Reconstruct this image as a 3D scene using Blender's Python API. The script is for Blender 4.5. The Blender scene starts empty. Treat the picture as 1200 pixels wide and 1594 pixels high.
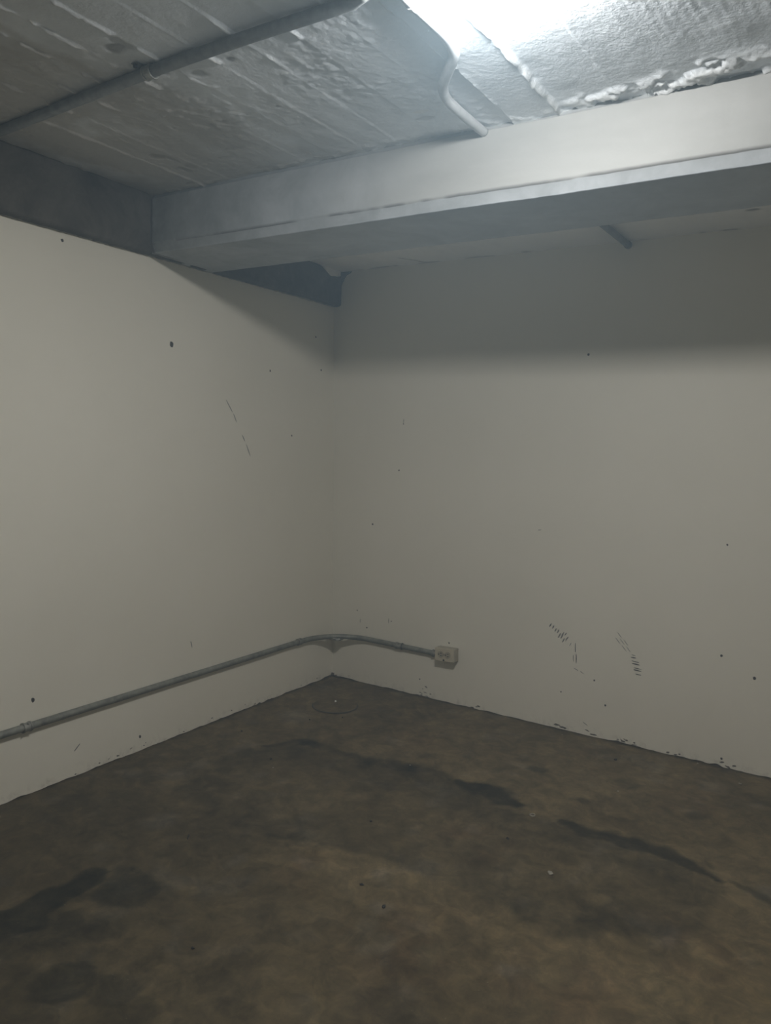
import bpy, bmesh, math, random
import numpy as np
from mathutils import Vector, Matrix

scene = bpy.context.scene
col = scene.collection
random.seed(7)

# ------------------------------------------------------------------ camera
cam_data = bpy.data.cameras.new('camera')
cam_data.sensor_fit = 'HORIZONTAL'
cam_data.sensor_width = 36.0
cam_data.lens = 36.0 * 1208.19 / 1200.0
cam_data.clip_start = 0.02
cam = bpy.data.objects.new('camera', cam_data)
col.objects.link(cam)
YAW, PITCH, ROLL = -0.5659845, -0.0900918, 0.0349001
F = Vector((math.sin(YAW) * math.cos(PITCH), math.cos(YAW) * math.cos(PITCH), math.sin(PITCH)))
R0 = F.cross(Vector((0, 0, 1))).normalized()
U0 = R0.cross(F)
R = R0 * math.cos(ROLL) + U0 * math.sin(ROLL)
U = -R0 * math.sin(ROLL) + U0 * math.cos(ROLL)
cam.matrix_world = Matrix(((R.x, U.x, -F.x, 2.7618), (R.y, U.y, -F.y, -3.8002), (R.z, U.z, -F.z, 1.45), (0, 0, 0, 1)))
scene.camera = cam
scene.cycles.use_light_tree = False

# ------------------------------------------------------------------ world, exposure
world = bpy.data.worlds.new('world')
scene.world = world
world.use_nodes = True
world.node_tree.nodes['Background'].inputs[0].default_value = (0.5, 0.55, 0.6, 1)
world.node_tree.nodes['Background'].inputs[1].default_value = 0.02
# thin scattering volume added for the bluish glare round the lamp
GLARE_DENSITY = 0.047
scat = world.node_tree.nodes.new('ShaderNodeVolumeScatter')
scat.inputs['Color'].default_value = (0.62, 0.84, 1.0, 1)
scat.inputs['Density'].default_value = GLARE_DENSITY
scat.inputs['Anisotropy'].default_value = 0.0
world.node_tree.links.new(scat.outputs[0], world.node_tree.nodes['World Output'].inputs['Volume'])
try:
    world.cycles.homogeneous_volume = True
except Exception:
    pass
vs = scene.view_settings
vs.view_transform = 'Standard'
vs.look = 'None'
vs.gamma = 1.0
vs.use_curve_mapping = False
vs.exposure = 0.0
LAMP_STRENGTH = 212.0
LAMP_COLOR = (0.955, 0.985, 1.0, 1)

# ------------------------------------------------------------------ room dimensions (metres)
ZC = 2.488      # ceiling of the near bay
ZR = 2.440      # ceiling of the bay behind the beam
ZB = 2.240      # underside of the beams
YF, YR = -1.428, -1.017   # beam faces
XB = -0.014     # face of the beam over the left wall
LEAN = 0.0294   # left wall leans out by this much per metre
XE, YE = 4.2, -5.6        # far right wall, wall behind the camera


# ------------------------------------------------------------------ numpy noise
def _hash(ix, iy, seed):
    h = (ix.astype(np.int64) * 374761393 + iy.astype(np.int64) * 668265263 + seed * 1442695041) & 0xFFFFFFFF
    h = ((h ^ (h >> 13)) * 1274126177) & 0xFFFFFFFF
    return ((h ^ (h >> 16)) & 0xFFFFFF) / float(0xFFFFFF)


def vnoise(x, y, seed=0):
    x = np.asarray(x, float); y = np.asarray(y, float)
    ix = np.floor(x); iy = np.floor(y)
    fx = x - ix; fy = y - iy
    fx = fx * fx * (3 - 2 * fx); fy = fy * fy * (3 - 2 * fy)
    a = _hash(ix, iy, seed); b = _hash(ix + 1, iy, seed)
    c = _hash(ix, iy + 1, seed); d = _hash(ix + 1, iy + 1, seed)
    return (a * (1 - fx) + b * fx) * (1 - fy) + (c * (1 - fx) + d * fx) * fy


def fbm(x, y, seed=0, octs=4):
    s = 0; a = 0.5; t = 0
    for o in range(octs):
        s = s + a * vnoise(x * 2 ** o, y * 2 ** o, seed + o * 17); t += a; a *= 0.5
    return s / t


def sstep(a, b, x):
    t = np.clip((x - a) / (b - a), 0, 1)
    return t * t * (3 - 2 * t)


def seg_dist(X, Y, pts, w=None):
    """distance from grid points to a polyline"""
    D = np.full(np.shape(X), 9.0)
    for i, ((ax, ay), (bx, by)) in enumerate(zip(pts[:-1], pts[1:])):
        dx, dy = bx - ax, by - ay
        t = np.clip(((X - ax) * dx + (Y - ay) * dy) / (dx * dx + dy * dy + 1e-12), 0, 1)
        d = np.hypot(X - ax - t * dx, Y - ay - t * dy)
        if w is not None:
            d = d / (w[i] + (w[i + 1] - w[i]) * t)
        D = np.minimum(D, d)
    return D


def poly_sd(X, Y, pts):
    """signed distance to a polygon, negative inside"""
    D = seg_dist(X, Y, list(pts) + [pts[0]])
    ins = np.zeros(np.shape(X), bool)
    n = len(pts)
    for i in range(n):
        x1, y1 = pts[i]; x2, y2 = pts[(i + 1) % n]
        if y1 == y2:
            continue
        ins ^= ((y1 > Y) != (y2 > Y)) & (X < (x2 - x1) * (Y - y1) / (y2 - y1) + x1)
    return np.where(ins, -D, D)


# ------------------------------------------------------------------ mesh helpers
def link(name, me, mats, parent=None, smooth=False):
    o = bpy.data.objects.new(name, me)
    col.objects.link(o)
    for m in (mats if isinstance(mats, (list, tuple)) else [mats]):
        me.materials.append(m)
    if smooth:
        me.polygons.foreach_set('use_smooth', [True] * len(me.polygons))
    if parent:
        o.parent = parent
    return o


def tag(o, label=None, cat=None, group=None, kind=None):
    if label: o['label'] = label
    if cat: o['category'] = cat
    if group: o['group'] = group
    if kind: o['kind'] = kind
    return o


def grid_mesh(name, P, attr=None, extra=None, flip=False):
    """P: array (n, m, 3) of points -> one quad grid; extra = (verts, faces, material index)"""
    n, m = P.shape[:2]
    idx = np.arange(n * m).reshape(n, m)
    a, b, c, d = idx[:-1, :-1], idx[1:, :-1], idx[1:, 1:], idx[:-1, 1:]
    q = np.stack([a, d, c, b] if flip else [a, b, c, d], -1).reshape(-1, 4)
    verts = P.reshape(-1, 3)
    faces = q.tolist()
    nq = len(faces)
    vl = verts.tolist()
    if extra:
        off = len(vl)
        vl += [list(v) for v in extra[0]]
        faces += [[i + off for i in f] for f in extra[1]]
    me = bpy.data.meshes.new(name)
    me.from_pydata(vl, [], faces)
    if attr is not None:
        ca = me.color_attributes.new('marks', 'FLOAT_COLOR', 'POINT')
        A = np.zeros((len(vl), 4), np.float32); A[:, 3] = 1
        A[:n * m, :3] = attr.reshape(-1, 3)
        ca.data.foreach_set('color', A.ravel())
    sm = np.zeros(len(faces), bool); sm[:nq] = True
    me.polygons.foreach_set('use_smooth', sm)
    if extra:
        mi = np.zeros(len(faces), np.int32); mi[nq:] = extra[2]
        me.polygons.foreach_set('material_index', mi)
    me.update()
    return me


BOXF = [(0, 3, 2, 1), (4, 5, 6, 7), (0, 1, 5, 4), (1, 2, 6, 5), (2, 3, 7, 6), (3, 0, 4, 7)]


def box_vf(x0, x1, y0, y1, z0, z1):
    v = [(x0, y0, z0), (x1, y0, z0), (x1, y1, z0), (x0, y1, z0), (x0, y0, z1), (x1, y0, z1), (x1, y1, z1), (x0, y1, z1)]
    return v, BOXF


def bm_obj(name, bm, mat, parent=None, smooth=False):
    bmesh.ops.recalc_face_normals(bm, faces=bm.faces)
    me = bpy.data.meshes.new(name)
    bm.to_mesh(me); bm.free()
    return link(name, me, mat, parent, smooth)


def bm_box(bm, c, s, bevel=0.0, segs=2):
    r = bmesh.ops.create_cube(bm, size=1.0)
    vs_ = r['verts']
    bmesh.ops.scale(bm, vec=s, verts=vs_)
    bmesh.ops.translate(bm, vec=c, verts=vs_)
    if bevel:
        es = list({e for v in vs_ for e in v.link_edges})
        bmesh.ops.bevel(bm, geom=es, offset=bevel, segments=segs, profile=0.5, affect='EDGES')


def bm_cyl(bm, c, axis, r, h, n=20, r2=None):
    rot = Vector((0, 0, 1)).rotation_difference(Vector(axis)).to_matrix().to_4x4()
    bmesh.ops.create_cone(bm, cap_ends=True, segments=n, radius1=r, radius2=r if r2 is None else r2, depth=h,
                          matrix=Matrix.Translation(c) @ rot)


def catmull(pts, step=0.02):
    P = [Vector(p) for p in pts]
    out = []
    for i in range(len(P) - 1):
        p0 = P[i - 1] if i else P[0] * 2 - P[1]
        p1, p2 = P[i], P[i + 1]
        p3 = P[i + 2] if i + 2 < len(P) else P[-1] * 2 - P[-2]
        n = max(1, int((p2 - p1).length / step))
        for k in range(n):
            t = k / n
            out.append(0.5 * ((2 * p1) + (p2 - p0) * t + (2 * p0 - 5 * p1 + 4 * p2 - p3) * t * t + (3 * p1 - p0 - 3 * p2 + p3) * t ** 3))
    out.append(P[-1])
    return out


def tube(name, path, r, mat, parent=None, n=20, wob=0.0):
    path = [Vector(p) for p in path]
    V, Fc = [], []
    side = None
    for i, p in enumerate(path):
        t = (path[min(i + 1, len(path) - 1)] - path[max(i - 1, 0)]).normalized()
        up = Vector((0, 0, 1))
        s = t.cross(up).normalized()
        u = s.cross(t)
        for k in range(n):
            a = 2 * math.pi * k / n
            rr = r * (1 + wob * (random.random() - .5))
            V.append(tuple(p + (s * math.cos(a) + u * math.sin(a)) * rr))
    for i in range(len(path) - 1):
        for k in range(n):
            a = i * n + k; b = i * n + (k + 1) % n
            Fc.append((a, b, b + n, a + n))
    Fc.append(tuple(range(n))[::-1]); Fc.append(tuple((len(path) - 1) * n + k for k in range(n)))
    me = bpy.data.meshes.new(name)
    me.from_pydata(V, [], Fc)
    o = link(name, me, mat, parent, True)
    return o


# ------------------------------------------------------------------ materials
def new_mat(name):
    m = bpy.data.materials.new(name)
    m.use_nodes = True
    nt = m.node_tree
    return m, nt, nt.nodes['Principled BSDF']


class NT:
    def __init__(s, nt):
        s.nt = nt
        s.co = nt.nodes.new('ShaderNodeTexCoord').outputs['Object']

    def noise(s, scale, detail=4, rough=0.55, dist=0.0, stretch=None):
        n = s.nt.nodes.new('ShaderNodeTexNoise')
        n.inputs['Scale'].default_value = scale
        n.inputs['Detail'].default_value = detail
        n.inputs['Roughness'].default_value = rough
        n.inputs['Distortion'].default_value = dist
        co = s.co
        if stretch:
            mp = s.nt.nodes.new('ShaderNodeMapping')
            mp.inputs['Scale'].default_value = stretch
            s.nt.links.new(co, mp.inputs[0]); co = mp.outputs[0]
        s.nt.links.new(co, n.inputs['Vector'])
        return n.outputs['Fac']

    def ramp(s, fac, stops):
        r = s.nt.nodes.new('ShaderNodeValToRGB')
        el = r.color_ramp.elements
        while len(el) < len(stops): el.new(0.5)
        for e, (p, c) in zip(el, stops):
            e.position = p
            e.color = (c, c, c, 1) if not isinstance(c, tuple) else (c[0], c[1], c[2], 1)
        s.nt.links.new(fac, r.inputs[0])
        return r.outputs[0]

    def mix(s, fac, a, b, mode='MIX'):
        n = s.nt.nodes.new('ShaderNodeMix'); n.data_type = 'RGBA'; n.blend_type = mode
        for sock, v in ((n.inputs[0], fac), (n.inputs[6], a), (n.inputs[7], b)):
            if hasattr(v, 'links'): s.nt.links.new(v, sock)
            elif isinstance(v, tuple): sock.default_value = (v[0], v[1], v[2], 1)
            else: sock.default_value = v
        return n.outputs[2]

    def math(s, op, a, b=0.0, clamp=False):
        n = s.nt.nodes.new('ShaderNodeMath'); n.operation = op; n.use_clamp = clamp
        for sock, v in ((n.inputs[0], a), (n.inputs[1], b)):
            if hasattr(v, 'links'): s.nt.links.new(v, sock)
            else: sock.default_value = v
        return n.outputs[0]

    def attr(s):
        a = s.nt.nodes.new('ShaderNodeAttribute'); a.attribute_name = 'marks'
        sp = s.nt.nodes.new('ShaderNodeSeparateColor')
        s.nt.links.new(a.outputs['Color'], sp.inputs[0])
        return sp.outputs

    def bump(s, h, strength, dist, bsdf):
        b = s.nt.nodes.new('ShaderNodeBump')
        b.inputs['Strength'].default_value = strength
        b.inputs['Distance'].default_value = dist
        s.nt.links.new(h, b.inputs['Height'])
        s.nt.links.new(b.outputs[0], bsdf.inputs['Normal'])


def plain(name, c, rough=0.6, metal=0.0, var=0.12, scale=40, bump=0.0):
    m, nt, b = new_mat(name)
    k = NT(nt)
    n = k.noise(scale, 4)
    lo = tuple(x * (1 - var) for x in c); hi = tuple(min(1, x * (1 + var)) for x in c)
    nt.links.new(k.ramp(n, [(0.3, lo), (0.7, hi)]), b.inputs['Base Color'])
    b.inputs['Roughness'].default_value = rough
    b.inputs['Metallic'].default_value = metal
    if bump: k.bump(n, bump, 0.002, b)
    return m


def wall_material():
    m, nt, b = new_mat('painted_plaster')
    k = NT(nt)
    big = k.noise(1.1, 3, 0.5)
    mid = k.noise(9, 4, 0.6)
    c = k.ramp(big, [(0.3, (0.755, 0.732, 0.632)), (0.7, (0.805, 0.782, 0.682))])
    c = k.mix(k.math('MULTIPLY', k.ramp(mid, [(0.55, 0.0), (0.85, 1.0)]), 0.18), c, (0.64, 0.615, 0.54))
    at = k.attr()
    # scuffing dirt close to the floor
    c = k.mix(k.math('MULTIPLY', k.math('MULTIPLY', at[0], k.ramp(k.noise(26, 4, 0.75), [(0.5, 0.0), (0.75, 1.0)])), 0.7), c, (0.22, 0.19, 0.15))
    c = k.mix(k.math('MULTIPLY', at[1], 0.85), c, (0.20, 0.18, 0.15))
    nt.links.new(c, b.inputs['Base Color'])
    b.inputs['Roughness'].default_value = 0.62
    k.bump(mid, 0.18, 0.004, b)
    return m


def ceiling_material(name, base_lo, base_hi):
    m, nt, b = new_mat(name)
    k = NT(nt)
    big = k.noise(2.2, 5, 0.6)
    streak = k.noise(5.0, 5, 0.65, 0.3, stretch=(1, 0.25, 1))
    fine = k.noise(70, 4, 0.65)
    c = k.ramp(big, [(0.3, base_lo), (0.7, base_hi)])
    c = k.mix(k.math('MULTIPLY', k.ramp(streak, [(0.5, 0.0), (0.75, 1.0)]), 0.30), c, (0.58, 0.60, 0.61))
    at = k.attr()
    c = k.mix(k.math('MULTIPLY', at[0], 0.9), c, (0.10, 0.095, 0.085))     # bare, broken concrete and grime
    c = k.mix(k.math('MULTIPLY', at[1], 0.8), c, (0.72, 0.72, 0.70))       # fresh white paint edges
    c = k.mix(k.math('MULTIPLY', at[2], 0.75), c, (0.33, 0.295, 0.235))       # brownish damp staining
    nt.links.new(c, b.inputs['Base Color'])
    b.inputs['Roughness'].default_value = 0.72
    k.bump(k.math('ADD', fine, k.math('MULTIPLY', k.noise(16, 4, 0.6), 1.2)), 0.45, 0.005, b)
    return m


def beam_material():
    m, nt, b = new_mat('painted_beam_concrete')
    k = NT(nt)
    n1 = k.noise(2.5, 5, 0.6, 0.3, stretch=(0.5, 1, 1.4))
    n2 = k.noise(14, 5, 0.65)
    at = k.attr()
    c = k.ramp(n1, [(0.3, (0.29, 0.287, 0.268)), (0.7, (0.385, 0.382, 0.362))])
    bare = k.ramp(k.noise(4.5, 7, 0.7, 0.4), [(0.3, (0.25, 0.266, 0.272)), (0.7, (0.45, 0.472, 0.49))])
    c = k.mix(k.math('MINIMUM', at[0], 1.0), c, bare)
    c = k.mix(k.math('SUBTRACT', at[0], 1.0, True), c, (0.60, 0.625, 0.64))   # underside lightened to imitate bounced light                                              # raw concrete near the wall, glare tint below
    c = k.mix(k.math('MULTIPLY', k.ramp(n2, [(0.55, 0.0), (0.8, 1.0)]), 0.16), c, (0.30, 0.29, 0.26))
    c = k.mix(k.math('MULTIPLY', at[2], k.ramp(k.noise(11, 6, 0.7), [(0.3, 0.4), (0.7, 1.0)])), c, (0.13, 0.135, 0.125))   # damp end
    c = k.mix(at[1], c, (0.10, 0.095, 0.085))                                # crack line
    nt.links.new(c, b.inputs['Base Color'])
    b.inputs['Roughness'].default_value = 0.7
    k.bump(k.math('ADD', n2, k.math('MULTIPLY', k.noise(90, 3), 0.4)), 0.22, 0.003, b)
    return m


def concrete_material(name, lo, hi, hazy=(0.3, 0.3, 0.28)):
    m, nt, b = new_mat(name)
    k = NT(nt)
    n1 = k.noise(4.5, 8, 0.72, 0.4)
    n2 = k.noise(22, 5, 0.7)
    c = k.ramp(n1, [(0.3, lo), (0.7, hi)])
    c = k.mix(k.math('MULTIPLY', k.ramp(n2, [(0.55, 0.0), (0.8, 1.0)]), 0.3), c, hazy)
    nt.links.new(c, b.inputs['Base Color'])
    b.inputs['Roughness'].default_value = 0.85
    k.bump(n2, 0.35, 0.004, b)
    return m


def floor_material():
    m, nt, b = new_mat('stained_floor_concrete')
    k = NT(nt)
    n1 = k.noise(1.6, 6, 0.68, 0.6)
    n2 = k.noise(7.5, 6, 0.72, 0.5)
    n3 = k.noise(60, 4, 0.7)
    at = k.attr()
    c = k.ramp(n1, [(0.32, (0.108, 0.080, 0.039)), (0.68, (0.188, 0.144, 0.077))])
    c = k.mix(k.ramp(n2, [(0.48, 0.0), (0.75, 0.5)]), c, (0.205, 0.163, 0.098))
    c = k.mix(k.math('MULTIPLY', k.ramp(k.noise(3.6, 6, 0.72, 0.8), [(0.48, 0.0), (0.66, 1.0)]), 0.6), c, (0.070, 0.053, 0.028))
    c = k.mix(k.math('MULTIPLY', at[1], 0.65), c, (0.118, 0.068, 0.034))  # rusty
    c = k.mix(k.math('MULTIPLY', at[2], 0.25), c, (0.25, 0.235, 0.20))    # pale dust
    dark = k.mix(k.ramp(n2, [(0.35, 0.0), (0.7, 1.0)]), (0.009, 0.009, 0.005), (0.028, 0.025, 0.016))
    c = k.mix(k.math('MULTIPLY', at[0], k.ramp(k.noise(18, 5, 0.75, 0.4), [(0.25, 0.75), (0.6, 1.0)])), c, dark)                                             # oil stains and painted vignette
    c = k.mix(k.ramp(n3, [(0.62, 0.0), (0.85, 0.35)]), c, (0.06, 0.053, 0.042))
    mott = k.ramp(k.noise(13, 6, 0.78, 0.6), [(0.32, (0.52, 0.52, 0.52)), (0.5, (0.95, 0.95, 0.95)), (0.68, (1.5, 1.48, 1.42))])
    c = k.mix(0.85, c, mott, 'MULTIPLY')
    speck = k.ramp(k.noise(120, 2, 0.5), [(0.73, 0.0), (0.78, 1.0)])
    c = k.mix(k.math('MULTIPLY', speck, 0.5), c, (0.26, 0.24, 0.19))
    nt.links.new(c, b.inputs['Base Color'])
    nt.links.new(k.ramp(n2, [(0.3, 0.5), (0.7, 0.68)]), b.inputs['Roughness'])
    b.inputs['Specular IOR Level'].default_value = 0.2
    k.bump(k.math('ADD', k.math('MULTIPLY', n3, 0.5), n2), 0.16, 0.004, b)
    return m


M_WALL = wall_material()
M_BASE = concrete_material('bare_wall_base', (0.10, 0.088, 0.068), (0.16, 0.14, 0.11), (0.18, 0.165, 0.135))
M_CEIL = ceiling_material('whitewashed_slab', (0.74, 0.775, 0.80), (0.83, 0.865, 0.89))
M_CEIL2 = ceiling_material('whitewashed_slab_behind', (0.84, 0.84, 0.82), (0.90, 0.90, 0.88))
M_BEAM = beam_material()
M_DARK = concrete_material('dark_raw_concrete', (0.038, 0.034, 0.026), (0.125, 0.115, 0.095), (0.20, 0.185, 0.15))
M_MORTAR = concrete_material('mortar', (0.25, 0.235, 0.20), (0.36, 0.34, 0.30), (0.42, 0.40, 0.36))
M_FLOOR = floor_material()
M_PIPE = plain('galvanised_conduit', (0.235, 0.24, 0.21), 0.5, 0.3, 0.3, 30, 0.1)
M_PIPEDARK = plain('dull_conduit', (0.24, 0.25, 0.25), 0.55, 0.35, 0.2, 30, 0.1)
M_PIPEWHITE = plain('whitewashed_conduit', (0.52, 0.53, 0.53), 0.6, 0.1, 0.12, 30, 0.1)
M_COLLAR = plain('conduit_fitting', (0.33, 0.33, 0.30), 0.5, 0.5, 0.3, 60, 0.1)
M_BEIGE = plain('beige_plastic', (0.55, 0.50, 0.38), 0.45, 0, 0.06, 25)
M_BOX = plain('beige_box', (0.40, 0.365, 0.285), 0.5, 0, 0.10, 25)
M_SLOT = plain('black_slot', (0.012, 0.011, 0.010), 0.6)
M_SCREW = plain('bright_screw', (0.75, 0.75, 0.72), 0.2, 0.9)
M_MARK = plain('rubber_scuff', (0.11, 0.11, 0.10), 0.8, 0, 0.3, 80)
M_MARKSOFT = plain('faint_scuff', (0.30, 0.295, 0.265), 0.8, 0, 0.2, 80)
M_HOLE = plain('nail_hole', (0.06, 0.055, 0.05), 0.9)
M_PALECHIP = plain('plaster_chip', (0.30, 0.275, 0.22), 0.8, 0, 0.25, 60)
M_DARKCHIP = plain('dirt_clod', (0.035, 0.030, 0.025), 0.9, 0, 0.3, 60)
M_WHITE = plain('lamp_housing', (0.8, 0.8, 0.8), 0.4)

# ------------------------------------------------------------------ floor
def axis(*parts):
    out = []
    for a, b, st in parts:
        n = max(1, int(round(abs(b - a) / st)))
        out += list(np.linspace(a, b, n, endpoint=False))
    out.append(parts[-1][1])
    return np.array(out)


def build_floor():
    xs = axis((-0.12, 3.0, 0.010), (3.0, XE + 0.1, 0.1))
    ys = axis((YE - 0.1, -3.0, 0.1), (-3.0, 0.12, 0.010))
    X, Y = np.meshgrid(xs, ys, indexing='ij')
    wx = X + 0.10 * (fbm(X * 6, Y * 6, 3) - .5) + 0.03 * (fbm(X * 30, Y * 30, 9) - .5)
    wy = Y + 0.10 * (fbm(X * 6, Y * 6, 5) - .5) + 0.03 * (fbm(X * 30, Y * 30, 11) - .5)
    st = np.zeros_like(X)

    def add(v):
        np.maximum(st, v, out=st)
    tex = 0.75 + 1.1 * (fbm(X * 11, Y * 11, 21, 6) - .42)
    # broad damp field with its darker rim
    big = [(0.30, -1.30), (0.44, -0.96), (0.846, -0.925), (1.245, -0.83), (1.336, -0.88), (1.70, -0.965), (1.88, -0.96),
           (2.244, -0.985), (2.417, -1.06), (2.42, -1.40), (2.05, -1.66), (1.40, -1.60), (0.95, -1.74), (0.45, -1.78)]
    sd = poly_sd(wx, wy, big)
    add(0.62 * sstep(0.02, -0.04, sd) * (0.45 + 0.55 * sstep(-0.40, -0.02, sd)) * tex)
    rim = [(0.40, -1.08), (0.47, -0.965), (0.566, -0.925), (0.71, -0.915), (0.846, -0.95), (0.994, -0.93), (1.113, -0.90), (1.261, -0.87)]
    add(0.80 * sstep(1.0, 0.25, seg_dist(wx, wy, rim, [.03, .05, .05, .045, .06, .075, .06, .02])) * tex)
    add(0.90 * sstep(1.1, 0.45, seg_dist(wx, wy, [(1.30, -0.855), (1.42, -0.895), (1.54, -0.925), (1.64, -0.925)], [.03, .085, .09, .03])))
    add(0.85 * sstep(1.1, 0.45, seg_dist(wx, wy, [(1.80, -0.955), (1.906, -0.96), (2.025, -0.955), (2.121, -0.955), (2.239, -0.965), (2.333, -1.00), (2.413, -1.035)],
                                        [.03, .055, .05, .05, .055, .045, .015])))
    add(0.65 * sstep(1.1, 0.4, seg_dist(wx, wy, [(2.455, -1.03), (2.54, -1.06), (2.70, -1.12)], [.02, .03, .02])))
    # oil patches on the parking side
    s4 = [(0.30, -2.62), (0.597, -2.51), (0.638, -2.447), (0.644, -2.396), (0.641, -2.319), (0.628, -2.22), (0.671, -2.189), (0.735, -2.218),
          (0.761, -2.268), (0.754, -2.359), (0.80, -2.5), (0.78, -2.75), (0.4, -2.9)]
    wx2 = X + 0.10 * (fbm(X * 10, Y * 10, 31, 6) - .5); wy2 = Y + 0.10 * (fbm(X * 10, Y * 10, 33, 6) - .5)
    add(0.97 * sstep(0.008, -0.025, poly_sd(wx2, wy2, s4)))
    add(0.80 * sstep(0.01, -0.05, poly_sd(wx2, wy2, [(0.66, -2.20), (0.682, -2.151), (0.73, -2.091), (0.929, -2.128), (0.989, -2.227), (0.95, -2.33), (0.80, -2.36)])))
    add(0.60 * sstep(0.01, -0.05, poly_sd(wx2, wy2, [(0.672, -2.05), (0.692, -1.985), (0.772, -1.928), (0.888, -2.01), (0.86, -2.07), (0.773, -2.094)])))
    add(0.78 * sstep(0.04, -0.12, poly_sd(wx, wy, [(0.688, -2.65), (0.72, -2.35), (0.90, -2.26), (1.06, -2.25), (1.05, -2.42), (0.95, -2.62), (0.80, -2.9)])))
    for x, y, r, a in ((1.05, -2.61, .12, .85), (1.17, -2.56, .12, .75), (1.30, -2.62, .14, .70), (0.95, -2.75, .2, .7), (1.546, -0.532, .055, .62), (1.944, -0.456, .07, .42),
                       (1.815, -0.712, .04, .40), (2.244, -0.568, .05, .40), (0.36, -2.1, .12, .22), (0.45, -0.85, .10, .15), (2.30, -1.55, .10, .30),
                       (1.93, -1.42, .16, .35), (1.20, -1.25, .2, .30)):
        add(a * sstep(r, r * 0.55, np.hypot(wx - x, wy - y)))
    # wheel-area grime, deepened towards the camera as a painted-in vignette
    add(0.50 * sstep(-1.2, -2.3, wy + 0.25 * (X - 1.6) + 0.5 * (fbm(X * 2.2, Y * 2.2, 79) - .5)) * (0.45 + fbm(X * 5, Y * 5, 77, 6)))
    # dirt caught along the foot of the walls
    wall_d = np.minimum(X, -Y)
    add(0.5 * sstep(.020, .004, wall_d + .02 * (fbm(X * 30, Y * 30, 91) - .5)))
    ru = np.zeros_like(X)
    for x, y, r, a in ((1.237, -1.806, .18, .8), (1.611, -1.295, .22, .9), (1.20, -0.10, .18, .4), (0.95, -0.60, .22, .55), (2.37, -1.471, .25, .8),
                       (0.40, -1.80, .14, .45), (0.85, -1.15, .15, .3), (1.70, -0.30, .25, .4), (2.2, -0.45, .25, .5), (1.75, -1.95, .35, .7), (2.2, -1.9, .4, .6)):
        np.maximum(ru, a * sstep(r, 0, np.hypot(wx - x, wy - y)), out=ru)
    ru *= 0.8 * sstep(0.40, 0.62, fbm(X * 10, Y * 10, 41, 6))
    du = sstep(0.58, 0.80, fbm(X * 9, Y * 9, 51, 6)) * 0.8
    for x, y, r in ((0.828, -0.642, .018), (1.05, -0.951, .016), (1.069, -1.019, .012), (0.30, -1.55, .07), (0.58, -1.86, .08), (0.25, -0.7, .1)):
        np.maximum(du, sstep(r * 1.3, r * 0.3, np.hypot(wx - x, wy - y)), out=du)
    Z = 0.004 * (fbm(X * 2.5, Y * 2.5, 61) - .5) + 0.0012 * (fbm(X * 25, Y * 25, 63) - .5)
    edge = np.minimum(X, -Y)
    Z = Z * sstep(0, 0.15, edge) + 0.003 * sstep(0.018, 0.0, edge) * fbm(X * 40, Y * 40, 65)
    P = np.stack([X, Y, Z], -1)
    A = np.stack([np.clip(st, 0, 1), np.clip(ru, 0, 1), np.clip(du, 0, 1)], -1)
    v, f = box_vf(-0.12, XE + .1, YE - .1, 0.12, -0.2, -0.02)
    me = grid_mesh('floor', P, A, (v, f, 0))
    o = link('floor', me, M_FLOOR)
    tag(o, 'worn grey brown concrete floor with dark oil stains', kind='structure')
    return o


floor = build_floor()


# ------------------------------------------------------------------ walls
def wall_off(S, Z, name):
    return 0.0035 * (fbm(S * 1.7, Z * 1.7, 111 + len(name)) - .5) + 0.0012 * (fbm(S * 9, Z * 9, 113) - .5)


def wall_sheet(name, along, zs_top, place, normal_flip, solid, label, mark_fn=None, fine=True):
    """painted plaster skin with a ragged lower edge, in front of a solid core"""
    zs = np.concatenate([[0, .006, .014, .025, .04, .06, .09, .13, .2], np.linspace(.3, zs_top, 24)])
    S, Z = np.meshgrid(along, zs, indexing='ij')
    jag = 0.001 + 0.011 * fbm(along * 14, along * 0 + 2, 101 + len(name), 5) ** 2 + 0.012 * sstep(.62, .85, fbm(along * 9, along * 0, 7 + len(name), 5))
    Z = np.where(Z < 0.09, jag[:, None] + Z * (0.09 - jag[:, None]) / 0.09, Z)
    off = wall_off(S, Z, name)
    dirt = sstep(0.06, 0.0, Z) * 0.55 + 0.10 * sstep(0.4, 0.0, Z)
    mk = np.zeros_like(Z)
    if mark_fn is not None:
        mk = mark_fn(S, Z)
    P = place(S, Z, off)
    A = np.stack([dirt, mk, mk * 0], -1)
    me = grid_mesh(name, P, A, (solid[0], solid[1], 1), flip=normal_flip)
    o = link(name, me, [M_WALL, M_BASE])
    tag(o, label, kind='structure')
    return o


ys_wall = axis((YE, -2.6, 0.05), (-2.6, 0.0, 0.008))
xs_wall = axis((-0.10, 2.7, 0.008), (2.7, XE, 0.05))
# left wall leans outwards a little
xl = lambda z: -LEAN * z
lv = [(-.25, YE, -.02), (-.006, YE, -.02), (-.006, .1, -.02), (-.25, .1, -.02),
      (-.25, YE, ZB), (xl(ZB) - .006, YE, ZB), (xl(ZB) - .006, .1, ZB), (-.25, .1, ZB)]
wall_left = wall_sheet('wall_left', ys_wall, ZB + .004, lambda S, Z, o: np.stack([xl(Z) + o * np.minimum(1, Z * 8), S, Z], -1),
                       False, (lv, BOXF), 'off-white painted wall under the dark beam, carrying the long conduit')


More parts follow.
